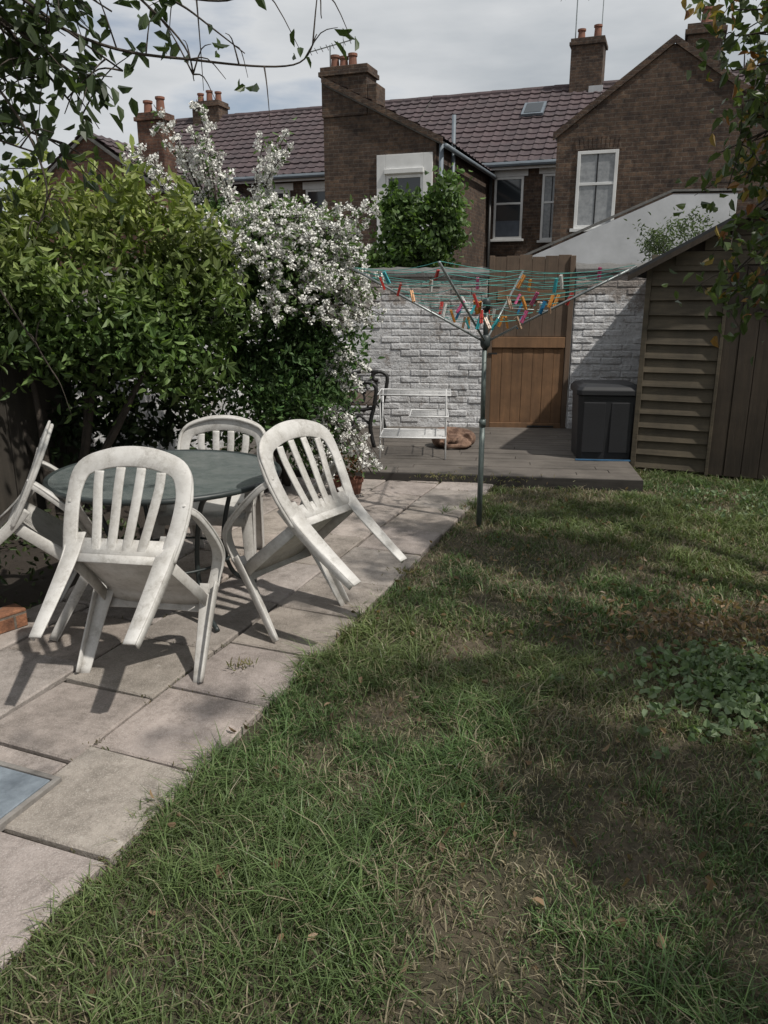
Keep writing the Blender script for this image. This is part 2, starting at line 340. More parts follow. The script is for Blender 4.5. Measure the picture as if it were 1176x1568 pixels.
leafmesh('joint_moss_and_grass',J,.020,.22,cols(len(J),(.07,.09,.03),(.20,.16,.09),6),M_grass,P,bias=(0,0,.8))
mb=MB(); mb.v=[(-3.3,-2.1,.012),(-.01,-2.1,.012),(-.01,5.3,.012),(-3.3,5.3,.012)]; mb.f=[(0,1,2,3)]; mb.build('bedding_sand',M_soil,P)
D=group('manhole_cover',(EO[0],EO[1],0),-20.86)
mb=MB(); mb.box(-.955,-.425,.025,.615,.02,.049); mb.build('plate',M_cover,D,bevel=.003)
mb=MB(); 
for a in ((-.98,-.960,0,.64),(-.420,-.40,0,.64),(-.96,-.42,0,.020),(-.96,-.42,.620,.64)): mb.box(a[0],a[1],a[2],a[3],.02,.050)
mb.build('frame',simple('frame_mortar',(.30,.28,.26),(.12,.11,.10),12,.95,.6),D,bevel=.003)
# flower bed + border bricks
mb=MB(); nx=30
for i in range(nx+1):
    for j in range(nx+1):
        yy=3.0+4.6*j/nx; xr=-1.78+.364*(yy-3.7); xl=-4.0
        xx=xl+(xr-xl)*i/nx; e_=min(1,(nx-i)/3); mb.v.append((xx,yy,.012+e_*(.05+.04*math.sin(xx*9)*math.sin(yy*7)+random.uniform(0,.02))))
for i in range(nx):
    for j in range(nx): a=i*(nx+1)+j; mb.f.append((a,a+nx+1,a+nx+2,a+1))
mb.build('flower_bed',M_soil,smooth=True)
for (x_,y_,a_) in ((-1.86,3.42,-38),(-2.06,3.28,-50)):
    g=group('border_brick',(x_,y_,.035),a_); mb=MB(); mb.box(-.055,.055,-.12,.12,0,.095); mb.build('body',M_border,g,bevel=.008)
C,t_=clumps((-2.15,4.3,.12),(.6,.8,.12),60,14,.05,31); leafmesh('low_bed_plants',C,.05,.45,cols(len(C),(.03,.05,.02),(.07,.09,.035))*t_,M_leaf)
# ------------------------------------------------------------------ deck
G=group('wooden_deck',(-.16,6.62,0),-8)
mb=MB(); y=0; 
while y<2.6:
    x=-1.6
    while x<2.35:
        x1=min(x+random.uniform(1.2,2.4),2.36); dz=random.uniform(-.003,.003); mb.box(x+.002,x1-.002,y,y+.113,.075+dz,.1+dz); x=x1
    y+=.121
mb.build('boards',M_deck,G,bevel=.004)
mb=MB(); mb.box(-1.6,2.36,-.022,-.002,0,.096); mb.box(-1.6,2.36,.1,2.6,.0,.05); mb.build('fascia',M_deckf,G)
# ------------------------------------------------------------------ painted brick walls
def brickwall(grp,x0,x1,H,mat=M_pbrick,seed=0,cope=True):
    r=random.Random(seed); mb=MB(); row=0; z=0
    while z<H-.03:
        off=.112 if row%2 else 0; x=x0-off
        while x<x1:
            a=max(x,x0)+.004; b=min(x+.225,x1)-.004
            if b-a>.03 and r.random()>.02:
                j=r.uniform(-.010,.005); zz=r.uniform(-.004,.004)
                mb.box(a+r.uniform(-.005,.005),b+r.uniform(-.005,.005),-.112+j,.0,z+.005+zz,min(z+.071,H)+zz)
            x+=.225
        z+=.076; row+=1
    mb.build('bricks',mat,grp,bevel=.010)
    mb=MB(); mb.box(x0+.003,x1-.003,-.108,.10,0,H-.012); mb.build('mortar_core',mat,grp)
    if cope:
        mb=MB(); n_=int((x1-x0)/.08)+1; rings=[]
        for i in range(n_+1):
            x=x0-.01+(x1-x0+.02)*i/n_; hh=.09+r.uniform(-.008,.012); o=r.uniform(-.006,.006)
            rings.append([(x,-.135+o,H-.01),(x,-.135+o,H+.03),(x,-.08,H+hh*.8),(x,0,H+hh),(x,.08,H+hh*.8),(x,.135,H+.03),(x,.135,H-.01)])
        mb.ring(rings); mb.build('coping',M_coping,grp,smooth=False)
WB=group('painted_brick_wall',(1.17,9.05,0),-5); brickwall(WB,-3.0,0,1.80,seed=1)
WB2=group('painted_brick_wall',(2.13,8.98,0),-5); brickwall(WB2,0,1.6,1.84,seed=2)
WL=group('painted_brick_wall',(-1.6-3.6*math.cos(R(69)),8.9-3.6*math.sin(R(69)),0),249); brickwall(WL,-3.6,0,1.7,seed=3)
# gate
G=group('wooden_gate',(1.175,9.0,.08),-5); w=.94
mb=MB()
for i in range(7): a=.06+i*(w-.12)/7; mb.box(a+.0015,a+(w-.12)/7-.0015,-.02-.003*(i%2),.0,.08,.93)
mb.build('lower_boards',M_gate_lo,G,bevel=.002)
mb=MB()
for i in range(6): a=.045+i*(w-.09)/6; mb.box(a+.0015,a+(w-.09)/6-.0015,-.018+.002*(i%2),.004,1.06,1.92+.01*(i%3))
mb.build('upper_boards',M_gate_hi,G,bevel=.002)
mb=MB(); mb.box(.0,.058,-.05,.02,0,1.93); mb.box(w-.058,w,-.05,.02,0,1.93); mb.box(.05,w-.05,.006,.02,0,1.9); mb.build('stiles',M_gate_hi,G,bevel=.004)
mb=MB(); mb.box(.06,w-.06,-.045,.005,.935,1.055); mb.box(.06,w-.06,-.045,.005,.0,.078); mb.box(.1,.85,-.028,-.019,1.45,1.56); mb.build('rails',M_gate_lo,G,bevel=.004)
mb=MB(); mb.box(.02,.12,-.065,-.051,.86,.88); mb.box(.5,.8,-.06,-.046,.03,.05); mb.build('latch',M_iron,G)
# rendered sloping wall
G=group('rendered_wall',(1.9,12.2,0),-6)
mb=MB(); mb.prism_y([(0,0),(3.2,0),(3.2,3.0),(2.3,3.0),(0,2.02)],0,.2); mb.build('render',M_render,G,bevel=.01)
mb=MB(); mb.prism_y([(-.05,2.03),(2.3,3.03),(3.25,3.03),(3.25,3.06),(2.28,3.06),(-.07,2.06)],-.015,.215); mb.build('capping',M_coping,G)
# ------------------------------------------------------------------ shed
G=group('garden_shed',(2.33,7.05,0),-23); SW=2.4; EH=1.86; AP=2.5
mb=MB(); mb.prism_y([(0.01,.02),(SW-.01,.02),(SW-.01,EH),(SW/2,AP),(0.01,EH)],.03,2.2); mb.build('carcass',M_shedv,G)
mb=MB(); z=.04; board=.125; rs_=random.Random(3)
while z<EH-.02:
    M=Matrix.Translation((0,.02,z))@Matrix.Rotation(-math.atan2(.030,board)+rs_.uniform(-.03,.03),4,'X')@Matrix.Rotation(rs_.uniform(-.012,.012),4,'Y'); mb.box(.0,.62,-.034,-.014,0,board+.012,M); z+=board
mb.build('weatherboards',M_shed,G,bevel=.002)
mb=MB(); z=EH-.02
while z<AP-.1: k=(z+.118-EH)/(AP-EH)*SW/2; mb.box(max(k,0)+.02,SW-max(k,0)-.02,-.01+.004*(int(z*10)%2),.03,z,z+.112); z+=.118
mb.build('gable_boards',M_shed,G,bevel=.002)
mb=MB(); x=.64
while x<SW-.02: mb.box(x,x+.135,-.012-.004*(int(x*10)%2),.03,.03,EH-.03); x+=.14
mb.build('door_boards',M_shedv,G,bevel=.003)
mb=MB(); mb.box(-.025,.02,-.02,.035,0,EH); mb.box(.622,.65,-.03,.0,.02,EH); mb.build('corner_posts',M_shed,G,bevel=.003)
mb=MB()
for x0,x1,z0,z1 in ((-.16,SW/2,EH-.10,AP),(SW+.16,SW/2,EH-.10,AP)):
    prof=[(x0,z0),(x1,z1+.0),(x1,z1+.03),(x0,z0+.03)]
    if x0>x1: prof=prof[::-1]
    mb.prism_y(prof,-.13,2.3)
mb.build('felt_roof',M_felt,G)
mb=MB(); mb.prism_y([(-.17,EH-.15),(SW/2,AP-.05),(SW/2,AP-.003),(-.17,EH-.105)],-.148,-.132); mb.prism_y([(SW/2,AP-.05),(SW+.17,EH-.15),(SW+.17,EH-.105),(SW/2,AP-.003)],-.148,-.132); mb.build('bargeboards',M_shedv,G)
# side fences
def fence(name,x,y,rz,L,H):
    g=group(name,(x,y,0),rz); mb=MB(); a=0
    while a<L: mb.box(a,a+.12,-.01-.006*(int(a*8)%2),.012,.03,H+random.uniform(-.01,.01)); a+=.124
    mb.build('boards',M_fence,g,bevel=.002)
    mb=MB(); a=0
    while a<=L: mb.box(a,a+.09,.014,.1,0,H+.03); a+=1.8
    mb.box(0,L,.014,.05,.3,.38); mb.box(0,L,.014,.05,H-.35,H-.27); mb.build('posts_and_rails',M_fence,g)
    return g
fence('wooden_fence',-4.7,-1.0,70,7.0,1.75); fence('wooden_fence',3.1,-1.5,78,8.2,1.8)
# ------------------------------------------------------------------ storage box
G=group('garden_storage_box',(1.80,7.12,.1),-6)
def rr(x0,x1,y0,y1,z,c=.04):
    return [(x0+c,y0,z),(x1-c,y0,z),(x1,y0+c,z),(x1,y1-c,z),(x1-c,y1,z),(x0+c,y1,z),(x0,y1-c,z),(x0,y0+c,z)]
mb=MB(); mb.ring([rr(.02,.54,.02,.48,.0),rr(.0,.56,.0,.5,.60)]); 
for x0,x1 in ((.05,.25),(.30,.50)): mb.box(x0,x1,-.002,.02,.07,.54)
mb.build('body',M_blackp,G,bevel=.006)
mb=MB(); mb.ring([rr(-.02,.58,-.02,.52,.605),rr(-.02,.58,-.02,.52,.65),rr(.0,.56,-.0,.50,.68),rr(.05,.51,.05,.46,.70)]); mb.build('lid',M_blackp,G,bevel=.006)
mb=MB(); mb.box(.0,.5,-.05,-.02,.002,.012); mb.build('blue_strap',simple('blue_strap',(.04,.13,.25)),G)
# ------------------------------------------------------------------ chairs
def chair_meshes():
    out=[]; F0=.25
    def grab(mb,nm): o=mb.build('tmp',M_chair,smooth=True); out.append((nm,o.data)); bpy.data.objects.remove(o)
    mb=MB(); nx,ny=14,14
    for top in (0,1):
        for j in range(ny+1):
            for i in range(nx+1):
                a=-1+2*i/nx; b=j/ny; y=-.24+.48*b; wd=.212+.035*b
                z=.405-.022*(1-a*a)*math.sin(math.pi*min(1,b*1.05))-.035*max(0,(b-.82)/.18)**2+.012*abs(a)**4
                mb.v.append((a*wd,y-F0,z-(0.007 if not top else 0)))
    n1=(nx+1)*(ny+1)
    for j in range(ny):
        for i in range(nx):
            a=j*(nx+1)+i; mb.f.append((a,a+nx+1,a+nx+2,a+1)); b=a+n1; mb.f.append((b,b+1,b+nx+2,b+nx+1))
    for i in range(nx):
        a=i; mb.f.append((a,a+1,a+1+n1,a+n1)); a=ny*(nx+1)+i; mb.f.append((a,a+n1,a+1+n1,a+1))
    for j in range(ny):
        a=j*(nx+1); mb.f.append((a,a+n1,a+nx+1+n1,a+nx+1)); a+=nx; mb.f.append((a,a+nx+1,a+nx+1+n1,a+n1))
    grab(mb,'seat')
    mb=MB()
    for sx in (-1,1): mb.bar([(sx*.215,-.24-F0,.39),(sx*.232,0-F0,.385),(sx*.25,.22-F0,.375)],(0,0,1),.055,.008)
    mb.bar([(-.25,.235-F0,.355),(-.1,.252-F0,.365),(.1,.252-F0,.365),(.25,.235-F0,.355)],(0,0,1),.055,.008)
    mb.bar([(-.212,-.245-F0,.39),(.212,-.245-F0,.39)],(0,0,1),.05,.008)
    grab(mb,'apron')
    mb=MB(); ctl=[(-.212,-.235,.39),(-.240,-.262,.54),(-.247,-.295,.68),(-.218,-.322,.778),(-.115,-.336,.822),(0,-.340,.835),(.115,-.336,.822),(.218,-.322,.778),(.247,-.295,.68),(.240,-.262,.54),(.212,-.235,.39)]
    pts=spline([(a,b-F0,c) for a,b,c in ctl],6)
    wd=[]; ws=[]
    for i,p in enumerate(pts):
        wd.append(Vector((p.x*.9,-.18*max(p.z-.58,0),max(p.z-.58,0.02)))); 
        k=max(0,(p.z-.68)/.155); ws.append(.066+.030*k)
    mb.bar(pts,wd,ws,.013)
    pts2=[p+Vector((0,.012,0))+Vector((p.x,0,max(p.z-.58,0))).normalized()*.031 for p in pts]
    mb.tube(pts2,.010,8)
    grab(mb,'back_frame')
    mb=MB()
    for x in (-.138,-.046,.046,.138):
        top=.795-abs(x)*.22
        mb.bar(spline([(x*.72,-.243-F0,.41),(x*.86,-.270-F0,.55),(x,-.305-F0,.69),(x*1.02,-.328-F0,top)],5),(1,0,0),.042,.010)
    mb.bar([(-.20,-.246-F0,.44),(.20,-.246-F0,.44)],(0,0,1),.075,.009)
    grab(mb,'slats')
    for sx in (-1,1):
        mb=MB()
        arm=spline([(sx*.243,-.285-F0,.63),(sx*.275,-.20-F0,.635),(sx*.292,-.02-F0,.62),(sx*.290,.12-F0,.59),(sx*.272,.185-F0,.51),(sx*.258,.20-F0,.41)],6)
        mb.bar(arm,(1,0,0),[.045+.018*math.sin(math.pi*i/(len(arm)-1)) for i in range(len(arm))],.012)
        mb.bar([(p.x+sx*.022,p.y,p.z-.012) for p in arm[2:-3]],(0,0,1),.03,.008)
        leg=spline([(sx*.248,.195-F0,.46),(sx*.258,.21-F0,.30),(sx*.272,.25-F0,0.0)],6); nl=len(leg)
        mb.bar(leg,(1,.15,0),[.090-.045*(i/(nl-1)) for i in range(nl)],.010)
        mb.bar([(p.x+sx*(.043-.021*i/(nl-1)),p.y-.02,p.z) for i,p in enumerate(leg)],(0,1,0),[.055-.02*(i/(nl-1)) for i in range(nl)],.010)
        grab(mb,'arm_and_front_leg')
        mb=MB()
        leg=spline([(sx*.210,-.245-F0,.50),(sx*.205,-.252-F0,.37),(sx*.20,-.295-F0,.16),(sx*.195,-.335-F0,0)],6); nl=len(leg)
        mb.bar(leg,(1,-.1,0),[.088-.035*(i/(nl-1)) for i in range(nl)],.010)
        mb.bar([(p.x+sx*(.040-.016*i/(nl-1)),p.y+.022,p.z) for i,p in enumerate(leg)],(0,1,0),[.055-.02*(i/(nl-1)) for i in range(nl)],.010)
        grab(mb,'rear_leg')
    return out
CM=chair_meshes()
def chair(x,y,yaw,tilt=0,z=.036,s=1):
    g=group('plastic_garden_chair',(x,y,z),yaw,-tilt); g.scale=(s*1.02,s,s)
    for nme,me in CM: put(nme,me,M_chair,g)
chair(-1.03,2.94,-9,42,s=.92); chair(-1.63,3.56,-70,38,s=.93); chair(-.36,3.52,56,40,s=.94); chair(-1.02,4.10,176,s=.97)
# ------------------------------------------------------------------ table
G=group('patio_table',(-1.09,3.76,.035),10); TR=.56; TZ=.70
mb=MB(); n_=64
mb.ring([[(rad*math.cos(2*math.pi*k/n_),rad*math.sin(2*math.pi*k/n_),z) for k in range(n_)] for rad,z in ((.03,TZ-.002),(TR-.02,TZ-.002),(TR-.012,TZ+.002),(TR-.012,TZ+.007),(.03,TZ+.008))]); mb.build('glass_top',M_tglass,G)
mb=MB(); mb.tube([(TR*math.cos(2*math.pi*k/48),TR*math.sin(2*math.pi*k/48),TZ) for k in range(48)],.014,8,True)
mb.tube([(.30*math.cos(2*math.pi*k/32),.30*math.sin(2*math.pi*k/32),.27) for k in range(32)],.007,6,True)
mb.tube([(0,0,TZ-.01),(0,0,TZ+.016)],[.035,.03],12)
for a in range(4):
    c_,s_=math.cos(a*math.pi/2+.5),math.sin(a*math.pi/2+.5)
    mb.tube([(c_*q,s_*q,z) for q,z in [(p.x,p.z) for p in spline([(.52,0,TZ-.01),(.40,0,TZ-.06),(.33,0,.50),(.29,0,.28),(.34,0,.10),(.47,0,.012)],6)]],.0125,8)
mb.build('steel_frame',M_metal_dk,G,smooth=True)
# ------------------------------------------------------------------ rotary dryer
G=group('rotary_clothes_dryer',(.68,5.28,0),0)
mb=MB(); mb.tube([(0,0,0),(0,0,.75)],.019,12); mb.tube([(0,0,.75),(-.004,0,1.24)],.016,12); mb.tube([(0,0,.72),(0,0,.77)],.023,12); mb.build('pole',M_pole,G,smooth=True)
mb=MB(); mb.tube([(0,0,1.25),(0,0,1.27),(0,0,1.33),(0,0,1.34)],[.02,.034,.034,.02],12); mb.tube([(0,0,1.24),(0,0,1.5)],.017,12); mb.tube([(0,0,1.50),(0,0,1.56),(0,0,1.58)],[.026,.026,.012],12); mb.build('hub',M_metal_dk,G,smooth=True)
tips=[]; mb=MB(); RA=.93; ZT=1.77
for a in (-16,66,164,246):
    c_,s_=math.cos(R(a)),math.sin(R(a)); tips.append((c_,s_)); mb.tube([(c_*.02,s_*.02,1.30),(c_*RA,s_*RA,ZT)],.008,8)
    mb.tube([(c_*.02,s_*.02,1.52),(c_*RA*.42,s_*RA*.42,1.30+.42*(ZT-1.30))],.004,6)
mb.build('arms',M_alu,G,smooth=True)
mb=MB(); lines=[]
for f in (.30,.40,.50,.60,.69,.78,.85,.92,.985):
    for i in range(4):
        a=tips[i]; b=tips[(i+1)%4]; zz=1.30+f*(ZT-1.30)+.012
        p=Vector((a[0]*RA*f,a[1]*RA*f,zz)); q=Vector((b[0]*RA*f,b[1]*RA*f,zz)); sg=random.uniform(.015,.06)
        pts=[p.lerp(q,k/8)-Vector((0,0,(.01+sg*f)*4*(k/8)*(1-k/8))) for k in range(9)]; mb.tube(pts,.0019,4); lines.append(pts)
mb.build('lines',M_line,G)
pegc=[(.55,.05,.04),(.03,.25,.5),(.6,.25,.05),(.65,.65,.62),(.5,.08,.2),(.05,.4,.45),(.45,.3,.2)]
pm=[MB() for _ in pegc]; rp=random.Random(4)
for i in range(56):
    ln=lines[rp.choice(list(range(len(lines)))+list(range(0,16))*3)]; k=rp.uniform(.3,7.6); a=ln[int(k)].lerp(ln[int(k)+1],k-int(k))
    b=pm[rp.randrange(len(pegc))]; rot=Matrix.Translation(a)@Matrix.Rotation(rp.uniform(0,3.1),4,'Z')@Matrix.Rotation(rp.uniform(-.6,.6),4,'Y')@Matrix.Rotation(rp.uniform(-.4,.4),4,'X')
    b.box(-.007,.007,-.010,-.002,-.062,.022,rot); b.box(-.007,.007,.002,.010,-.062,.022,rot); b.box(-.008,.008,-.0019,.0019,-.02,-.008,rot)
for i,b in enumerate(pm): b.build('pegs_%d'%i,simple('peg_%d'%i,pegc[i],rough=.4,bump=0),G)
# ------------------------------------------------------------------ clothes airer, bench, cat, pots
G=group('clothes_airer',(-.06,7.18,.1),-4); mb=MB()
for z,w0,w1,d0,d1,nn in ((.60,0,.68,.0,.45,4),(.20,0.02,.64,.0,.48,14),(.40,.3,.66,0,.45,6)):
    mb.tube([(w0,d0,z),(w1,d0,z),(w1,d1,z),(w0,d1,z)],.007,6,True)
    for i in range(nn): y=d0+(d1-d0)*(i+1)/(nn+1); mb.tube([(w0,y,z),(w1,y,z)],.0035,5)
for x in (.02,.64): mb.tube([(x,-.02,0),(x,.1,.30),(x,.0,.60)],.008,6); mb.tube([(x,.5,0),(x,.36,.3),(x,.45,.60)],.008,6)
mb.build('wire_frame',M_wire,G,smooth=True)
G=group('garden_bench',(-.10,7.72,.1),84)
mb=MB()
for x in (0,1.1):
    mb.tube(spline([(x,.0,0),(x,.04,.22),(x,.0,.42),(x,-.02,.60),(x,.06,.655),(x,.14,.63),(x,.13,.57),(x,.08,.56)],6),.021,8)
    mb.tube(spline([(x,.06,.655),(x,.25,.66),(x,.42,.60),(x,.46,.42),(x,.44,.2),(x,.52,0)],6),.021,8)
    mb.tube(spline([(x,.46,.42),(x,.52,.7),(x,.56,.85)],6),.018,8); mb.tube(spline([(x,.0,.40),(x,.25,.37),(x,.46,.40)],6),.017,8)
    for c0 in ((.16,.50),(.30,.50)): mb.tube([(x,c0[0]+.065*math.cos(k*.4),c0[1]+.065*math.sin(k*.4)) for k in range(16)],.012,6,True)
    mb.tube(spline([(x,.02,.2),(x,.15,.32),(x,.25,.2),(x,.35,.32),(x,.45,.2)],6),.012,6)
mb.build('iron_ends',M_iron,G,smooth=True)
mb=MB()
for i in range(6): mb.box(-.02,1.12,.01+i*.075,.07+i*.075,.425,.445)
for i in range(4): 
    M=Matrix.Translation((0,.475+i*.025,.52+i*.09))@Matrix.Rotation(R(-14),4,'X'); mb.box(-.02,1.12,0,.02,0,.06,M)
mb.build('slats',M_benchw,G,bevel=.003)
G=group('sleeping_cat',(.72,7.75,.1),-12); G.scale=(1.15,1.15,1.25)
mb=MB(); sp_=spline([(.13*math.cos(a),.085*math.sin(a),.07) for a in (R(-30),R(15),R(60),R(105),R(150),R(195),R(235))],4); nn=len(sp_)
mb.tube(sp_,[.052+.032*math.sin(math.pi*min(1,.15+.9*(1-i/(nn-1)))) for i in range(nn)],14)
mb.sphere((.0,.0,.055),(.12,.08,.05)); mb.sphere((-.085,-.095,.065),(.048,.043,.04)); mb.sphere((-.10,-.135,.05),(.022,.022,.018))
mb.tube([(-.118,-.09,.09),(-.125,-.092,.135)],[.02,.004],6); mb.tube([(-.055,-.08,.095),(-.048,-.078,.14)],[.02,.004],6)
mb.tube(spline([(.14,-.05,.04),(.10,-.11,.03),(.0,-.14,.028),(-.06,-.15,.026)],6),.02,8); mb.sphere((.08,-.08,.05),(.06,.045,.045)); mb.sphere((-.04,-.125,.02),(.035,.02,.018))
o=mb.build('body',M_cat,G,smooth=True); m=o.modifiers.new('r','REMESH'); m.mode='VOXEL'; m.voxel_size=.007; m.use_smooth_shade=True
m=o.modifiers.new('s','SMOOTH'); m.iterations=3
for x_,y_,sc in ((-.24,6.10,.95),(-.40,6.18,.85)):
    g=group('flower_pot',(x_,y_,.03),0); mb=MB(); n_=20
    prof=[(.001,0),(.05,0),(.068,.11),(.078,.11),(.078,.14),(.066,.14),(.064,.115),(.001,.11)]
    mb.ring([[(sc*rad*math.cos(2*math.pi*k/n_),sc*rad*math.sin(2*math.pi*k/n_),sc*z) for k in range(n_)] for rad,z in prof]); mb.build('pot',M_pot,g)
    C=np.array([(rng.normal()*.05,rng.normal()*.05,.17+abs(rng.normal())*.08) for i in range(80)]); leafmesh('plant',C,.045,.4,cols(80,(.16,.06,.035),(.09,.10,.04)),M_leaf,g)
# ------------------------------------------------------------------ houses
HO=Vector((-1.286,18.0,0)); HR=-20
def hgroup(name): return group(name,HO,HR)
def roof(name,g,O,A,La,U,Lu,mat=M_tile,course=.30,roll=.30):
    O=Vector(O);A=Vector(A).normalized();U=Vector(U).normalized();Nn=A.cross(U).normalized()
    if Nn.z<0: Nn=-Nn
    nr=max(1,round(Lu/course)); nc=int(La/roll*6)+1; mb=MB()
    rows=[]
    for j in range(nr):
        rows.append((j*Lu/nr,.045)); rows.append(((j+1)*Lu/nr,.012))
    for q_,(u,hh) in enumerate(rows):
        wob=.006*math.sin(q_*1.7)
        for i in range(nc+1):
            a=La*i/nc; rl=.028*max(0,math.cos(2*math.pi*a/roll))**2
            p=O+A*a+U*u+Nn*(hh+rl+wob+.012*math.sin(a*1.1+u)); mb.v.append(tuple(p))
    for j in range(len(rows)-1):
        for i in range(nc): q=j*(nc+1)+i; mb.f.append((q,q+1,q+nc+2,q+nc+1))
    mb.build(name,mat,g)
    mb=MB(); q=[O,O+A*La,O+A*La+U*Lu,O+U*Lu]; b=[p-Nn*.08 for p in q]; q=[p-Nn*.01 for p in q]; mb.v=[tuple(p) for p in q+b]
    mb.f=[(0,1,2,3),(7,6,5,4),(0,4,5,1),(1,5,6,2),(2,6,7,3),(3,7,4,0)]; mb.build(name+'_deck',M_coping,g)
def window(g,s,z,w,h,v,net=False,surround=None,arch=False):
    mb=MB(); t_=.06; y0=v-.03;y1=v+.04
    mb.box(s,s+t_,y0,y1,z,z+h); mb.box(s+w-t_,s+w,y0,y1,z,z+h); mb.box(s+t_,s+w-t_,y0,y1,z,z+t_); mb.box(s+t_,s+w-t_,y0,y1,z+h-t_,z+h)
    mz=z+h*.56; mb.box(s+t_,s+w-t_,y0+.01,y1,mz,mz+.05)
    mb.box(s-.06,s+w+.06,v-.10,y0-.001,z-.06,z-.0)
    mb.build('window_frame',M_upvc,g,bevel=.004)
    mb=MB(); mb.box(s+t_,s+w-t_,v-.004,v-.001,z+t_,z+h-t_); mb.build('window_glass',M_net if net else M_glass,g)
    if not net:
        mb=MB(); mb.box(s+t_,s+w-t_,v-.0065,v-.0045,z+t_,z+h*.30); mb.build('window_curtain',M_blind,g)
    if net:
        mb=MB(); mb.box(s+w*.5-.012,s+w*.5+.012,v-.012,v-.005,z+t_,z+h-t_); mb.build('curtain_gap',M_dark,g)
    if surround:
        l_,tp=surround; mb=MB(); mb.box(s-l_,s-.002,v-.05,v+.01,z-.3,z+h+tp); mb.box(s+w+.002,s+w+l_,v-.05,v+.01,z-.3,z+h+tp); mb.box(s-.001,s+w+.001,v-.05,v+.01,z+h+.002,z+h+tp); mb.build('window_surround',M_upvc,g,bevel=.006)
        mb=MB(); mb.box(s-.02,s+w+.02,v-.10,v-.051,z+h+.02,z+h+.12); mb.build('drip_mould',M_upvc,g,bevel=.01)
    elif arch:
        mb=MB()
        for k in range(11): 
            x=s-.04+k*(w+.08)/11; M=Matrix.Translation((x,v-.016,z+h+.01+.03*math.sin(math.pi*(k+.5)/11)))@Matrix.Rotation(R((5-k)*-2),4,'Y'); mb.box(.004,(w+.08)/11-.004,0,.03,0,.2,M)
        mb.build('brick_arch',M_brick,g)
    else:
        mb=MB(); mb.box(s-.1,s+w+.1,v-.012,v+.03,z+h+.01,z+h+.20); mb.build('lintel',M_upvc,g)
def chimney(g,s0,s1,v0,v1,z0,z1,pots=3,mat=M_brick):
    mb=MB(); mb.box(s0,s1,v0,v1,z0,z1-.18); mb.box(s0-.05,s1+.05,v0-.05,v1+.05,z1-.18,z1-.09); mb.box(s0-.02,s1+.02,v0-.02,v1+.02,z1-.09,z1); mb.build('chimney_stack',mat,g,bevel=.008)
    mb=MB()
    for i in range(pots):
        x=s0+(s1-s0)*(i+.5)/pots; y=(v0+v1)/2; n_=14; hh=.30+.06*(i%2)
        mb.ring([[(x+q*math.cos(2*math.pi*k/n_),y+q*math.sin(2*math.pi*k/n_),z1+z) for k in range(n_)] for q,z in ((.13,0),(.105,.05),(.09,hh-.06),(.115,hh-.05),(.115,hh),(.07,hh),(.06,hh-.15))])
    if pots: mb.build('chimney_pots',M_pot,g,smooth=False)
def aerial(g,x,y,z,h):
    mb=MB(); mb.tube([(x,y,z),(x,y,z+h)],.016,6); mb.tube([(x-.45,y-.1,z+h-.12),(x+.45,y+.1,z+h+.08)],.012,5)
    for k in range(8): a=-.42+k*.12; mb.tube([(x+a+.05,y-.18+a*.2,z+h-.03+a*.22),(x+a-.05,y+.18+a*.2,z+h-.03+a*.22)],.008,4); 
    for k in range(3): mb.tube([(x+.3,y,z+h-.22+k*.15),(x+.3,y+.02,z+h-.05+k*.15)],.008,4)
    mb.build('tv_aerial',M_alu,g)
MV=4.85; RV=8.05; ME=4.92; MR=7.15
def mainblock(g,s0,s1,mat):
    mb=MB(); prof=[(MV,0),(11.3,0),(11.3,ME),(RV,MR-.06),(MV,ME)]
    mb.v=[(s0,y,z) for y,z in prof]+[(s1,y,z) for y,z in prof]; mb.f=[(0,4,3,2,1),(5,6,7,8,9)]+[(i,(i+1)%5,(i+1)%5+5,i+5) for i in range(5)]
    mb.build('main_walls',mat,g)
    up=Vector((0,RV-MV+.25,MR-ME+.17)); roof('main_roof',g,(s0,MV-.25,ME-.10),(1,0,0),s1-s0,up,up.length)
    up=Vector((0,-(11.3-RV+.25),MR-ME+.17)); roof('main_roof_rear',g,(s0,11.55,ME-.10),(1,0,0),s1-s0,up,up.length)
    mb=MB(); x=s0
    while x<s1-.01: x1=min(x+.45,s1); mb.tube([(x,RV,MR+.05+random.uniform(-.01,.01)),(x1-.01,RV,MR+.055)],[.12,.11],10); x=x1
    mb.build('ridge_tiles',M_tile,g)
    mb=MB(); mb.tube([(s0,MV-.30,ME-.14),(s1,MV-.30,ME-.14)],.06,8); mb.build('gutter',M_greypipe,g); 
    mb=MB(); mb.box(s0,s1,MV-.22,MV-.2,ME-.25,ME-.05); mb.build('fascia',M_upvc,g)
